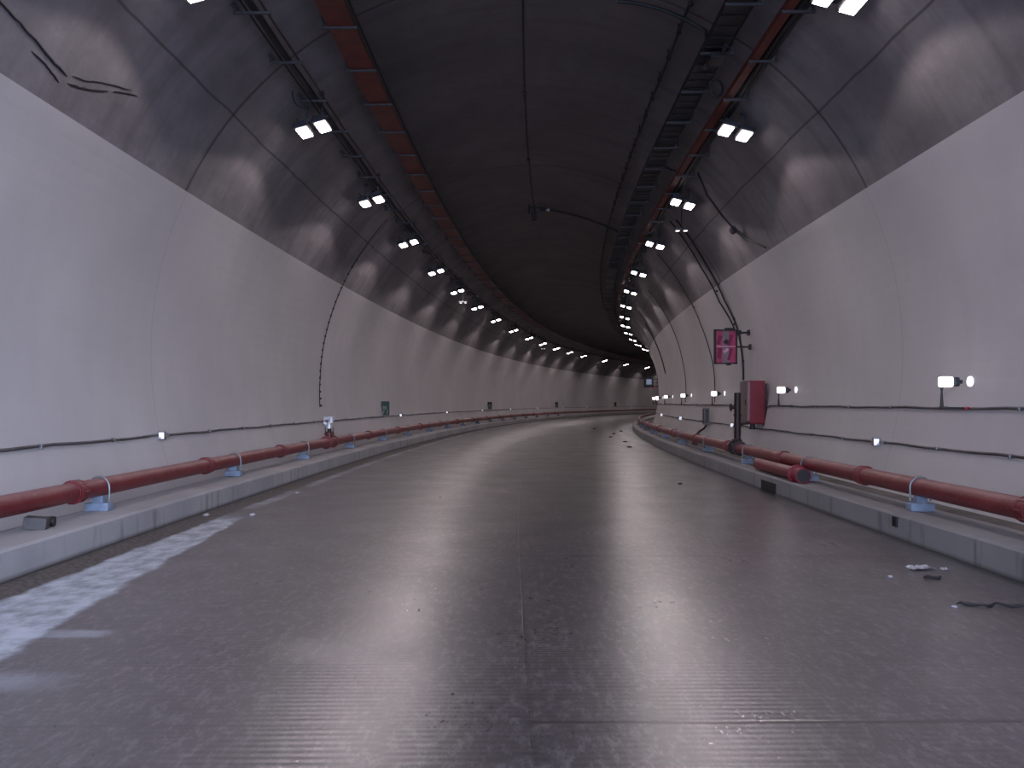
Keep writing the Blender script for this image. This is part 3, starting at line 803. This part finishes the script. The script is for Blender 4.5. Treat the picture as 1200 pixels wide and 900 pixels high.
stroke((-.20, .48), (-.13, .70), .10, 'magenta_dark', 'dark_stroke'); stroke((.07, .45), (.16, .72), .09, 'magenta_dark', 'dark_stroke', -.020)
stroke((-.18, .12), (-.14, .38), .10, 'magenta_dark', 'dark_stroke'); stroke((.07, .08), (.15, .37), .07, 'magenta_dark', 'dark_stroke', -.020)
stroke((-.05, .28), (.06, .36), .07, 'pink_line', 'pale_mark', -.022); stroke((-.03, .50), (.05, .58), .11, 'frame', 'dark_mark', -.022)
stroke((-.25, .425), (.25, .425), .022, 'pink_line', 'pale_line', -.026)
ar = MB().box((.46, .06, H2 - .05), (.42, .05, .05)).box((.46, .06, .42), (.42, .04, .04)).box((.36, .05, H2 - .05), (.12, .09, .12), None, .01)
ar.box((.62, .06, H2 - .05), (.03, .12, .14)).box((.66, .06, .42), (.03, .12, .14)); ar.build('wall_arms', M['frame'], t)

t = thing('lane_sign', P(51.0, 5.1, 2.45), heading(51.0), 'small dark framed sign with a pale blue face at the far bend', 'sign')
MB().box((0, 0, .36), (.62, .12, .68), None, .02).box((.42, .03, .36), (.36, .05, .05)).box((.42, .03, .12), (.40, .05, .05)).build('sign_frame', M['frame'], t)
MB().box((.02, -.065, .40), (.34, .02, .34), None, .01).build('sign_face', M['blue_panel'], t)
MB().box((.22, -.065, -.04), (.22, .06, .12), None, .01).build('lower_plate', M['magenta'], t)

def wall_sign(s, label, mat_face):
    side = -1
    t = thing('exit_sign', P(s, -5.44, 1.30), heading(s), label, 'sign', 'small dark wall signs')
    MB().box((0, 0, 0), (.30, .04, .50), None, .01).build('sign_board', M[mat_face], t)
    MB().box((-.02, -.024, .02), (.15, .008, .12), None, .002).box((.07, -.024, -.13), (.04, .008, .14), None, .002).box((-.06, -.024, -.13), (.035, .008, .16), Matrix.Rotation(.2, 4, 'Y')).build('sign_symbol', M['sign_pale'], t)
    MB().box((-.15, .0, .16), (.08, .03, .03)).box((-.15, .0, -.16), (.08, .03, .03)).build('wall_mount', M['galv'], t)
for s, lb in ((27.4, 'dark green sign with a paler symbol on the left wall, nearest of four'), (51.0, 'small dark sign on the left wall, second of four from the near end'),
              (74.1, 'small dark sign on the left wall, third of four from the near end'), (97.0, 'small dark sign on the far left wall, farthest of four')):
    wall_sign(s, lb, 'sign_green' if s < 30 else 'frame')

# ------------------------------------------------------------------ loose pieces
t = thing('spare_pipe', (0, 0, 0), 0, 'short loose red pipe lying on the right kerb in front of the main', 'pipe')
A, B_ = P(11.75, 4.29, .385), P(14.1, 4.31, .385)
ax = (B_ - A).normalized()
MB().tube([A + ax * .18, B_], .103, 18).build('pipe_barrel', M['pipe'], t)
MB().tube([A, A + ax * .26], .115, 18, cap=False).tube([A + ax * .005, A + ax * .24], .092, 18, cap=False).ring(A, ax, .09, .118, .02).ring(A + ax * .27, ax, .10, .15, .035).build('pipe_socket', M['red_paint'], t)
MB().tube([A + ax * .12, A + ax * .16], .094, 18).build('bore_shade_disc', M['black'], t)  # black plug for the shade inside the pipe
MB().tube([A - ax * .012, A + ax * .02], .101, 20).build('mouth_shade_disc', M['black'], t)  # black disc over the pipe mouth stands in for its shaded inside

t = thing('timber_chock', P(7.45, -4.72, .27), heading(7.5) + .3, 'dark timber chock wedged under the left red pipe', 'chock')
MB().box((0, 0, .06), (.20, .14, .12), Matrix.Rotation(.12, 4, 'Y'), .01).build('chock_block', M['wood'], t)
MB().cyl((-.05, .12, .055), (.13, .12, .055), .05, 12).build('chock_roller', M['black'], t)

def stone(s, a, r, mat, label, nm, fl=.45):
    mb = MB(); bm = bmesh.new(); bmesh.ops.create_icosphere(bm, subdivisions=2, radius=r)
    for v in bm.verts: v.co = Vector((v.co.x * random.uniform(.8, 1.25), v.co.y * random.uniform(.7, 1.2), v.co.z * fl * random.uniform(.7, 1.2)))
    bm.verts.index_update(); vs = [v.co for v in bm.verts]; fs = [[v.index for v in f.verts] for f in bm.faces]; bm.free()
    mb.faces(vs, fs)
    o = mb.build(nm, M[mat]); o.location = P(s, a, r * fl * .7); o.rotation_euler.z = random.uniform(0, 6)
    return tag(o, label, 'debris', 'small debris on the road')
stone(10.2, -3.58, .035, 'rubble', 'tiny white stone on the road at the far end of the cement strip', 'road_stone')
stone(10.15, -4.18, .04, 'rubble', 'small pale lump in the dirt against the left kerb', 'road_stone')
stone(12.6, -3.7, .035, 'rubble', 'small white stone farther along the left gutter', 'road_stone')
stone(6.6, 3.15, .022, 'rubble', 'tiny pale fleck left of the white scrap on the right lane', 'road_stone')
stone(14.2, 2.9, .04, 'dark_rubble', 'small dark lump in the right lane near the kerb drain', 'road_stone')
for i, (s, a) in enumerate([(26.0, 3.2), (29.5, 3.3), (33.5, 2.9), (37.0, 3.1), (44, 2.0), (40.5, 3.5)]):
    stone(s, a, .09, 'dark_rubble', 'dark lump on the inside of the bend, %s from the near end' % ORD[i], 'road_lump', .35)
stone(3.95, -.42, .011, 'dark_rubble', 'tiny dark pebble left of the centre joint in the foreground', 'road_stone')

# crumpled white scrap and torn hose on the right
mb = MB(); n = 9; vs = []; fs = []
for i in range(n):
    for j in range(5):
        vs.append((-.11 + .22 * i / (n - 1) + random.uniform(-.008, .008), -.05 + .10 * j / 4 + random.uniform(-.01, .01), .012 + random.uniform(0, .022) * (1 if 0 < i < n - 1 else .2)))
top = len(vs); vs += [(x, y, max(z - .006, .001)) for x, y, z in vs]
for i in range(n - 1):
    for j in range(4):
        q = (i * 5 + j, i * 5 + j + 1, (i + 1) * 5 + j + 1, (i + 1) * 5 + j); fs.append(q); fs.append(tuple(top + k for k in reversed(q)))
o = mb.faces(vs, fs).build('paper_scrap', M['rubble']); o.location = P(6.92, 3.58, 0); o.rotation_euler.z = .1
tag(o, 'crumpled white scrap lying on the right lane near the kerb', 'litter', 'scraps on the right lane')
o2 = o.copy(); C.objects.link(o2); o2.scale = (.3, .5, .7); o2.location = P(6.88, 3.78, 0); o2['label'] = 'small pale shred just right of the white scrap'
mb = MB().tube([P(6.55 + .03 * math.sin(i * 1.7), 3.42 + .035 * i, .012) for i in range(5)], .011, 6)
tag(mb.build('rubber_strip', M['black']), 'short black strip just in front of the white scrap', 'litter', 'scraps on the right lane')
pts = [P(5.66 + .035 * math.sin(i * 1.1) - .004 * i, 3.18 + .042 * i, .014 + .006 * math.sin(i * 2)) for i in range(13)]
tag(MB().tube(pts, [.004] + [.006 + .006 * abs(math.sin(i * 2.3)) for i in range(1, 12)] + [.005], 6).build('torn_hose', M['black']),
    'ragged black strip on the road at the right edge of the picture', 'litter', 'scraps on the right lane')
stone(5.62, 3.14, .02, 'rubble', 'tiny white fleck at the left tip of the ragged black strip', 'road_stone')

# hairline mark on the right lining
tag(MB().tube(wall_run([(7.75, .83), (8.05, .70), (8.35, .58)], 1, .004, .006), .006, 5).build('wall_scratch', M['conduit'], None), 'short dark scratch low on the near right wall', 'scratch')

# ------------------------------------------------------------------ daylight from the near portal behind the camera
w = bpy.data.worlds.new('World'); bpy.context.scene.world = w; w.use_nodes = True
nt = w.node_tree; g = N(nt); bg = nt.nodes['Background']
gen = g.node('ShaderNodeTexCoord').outputs['Generated']; xx = g.xyz(gen)
col = g.mix(g.ramp(xx[2], 0.0, .8), (.60, .74, 1.0), (.42, .56, .98))
side_f = g.ramp(xx[0], -.7, .7, .25, 2.0)            # brighter sky towards the right-hand rear, lighting the left wall
g.link(col, bg.inputs['Color']); g.link(g.math('MULTIPLY', side_f, 10.5), bg.inputs['Strength'])

# ------------------------------------------------------------------ camera
cam = bpy.data.cameras.new('Camera'); co = bpy.data.objects.new('Camera', cam); C.objects.link(co)
co.location = (0, 0, EYE); co.rotation_euler = (PI / 2, 0, 0)
cam.sensor_width = 36; cam.lens = 27.0; cam.shift_y = 21.92 / 1200; cam.clip_start = .05; cam.clip_end = 500
sc = bpy.context.scene; sc.camera = co
vs_ = sc.view_settings; vs_.view_transform = 'Standard'; vs_.look = 'None'; vs_.gamma = 1; vs_.use_curve_mapping = False
vs_.exposure = -0.06
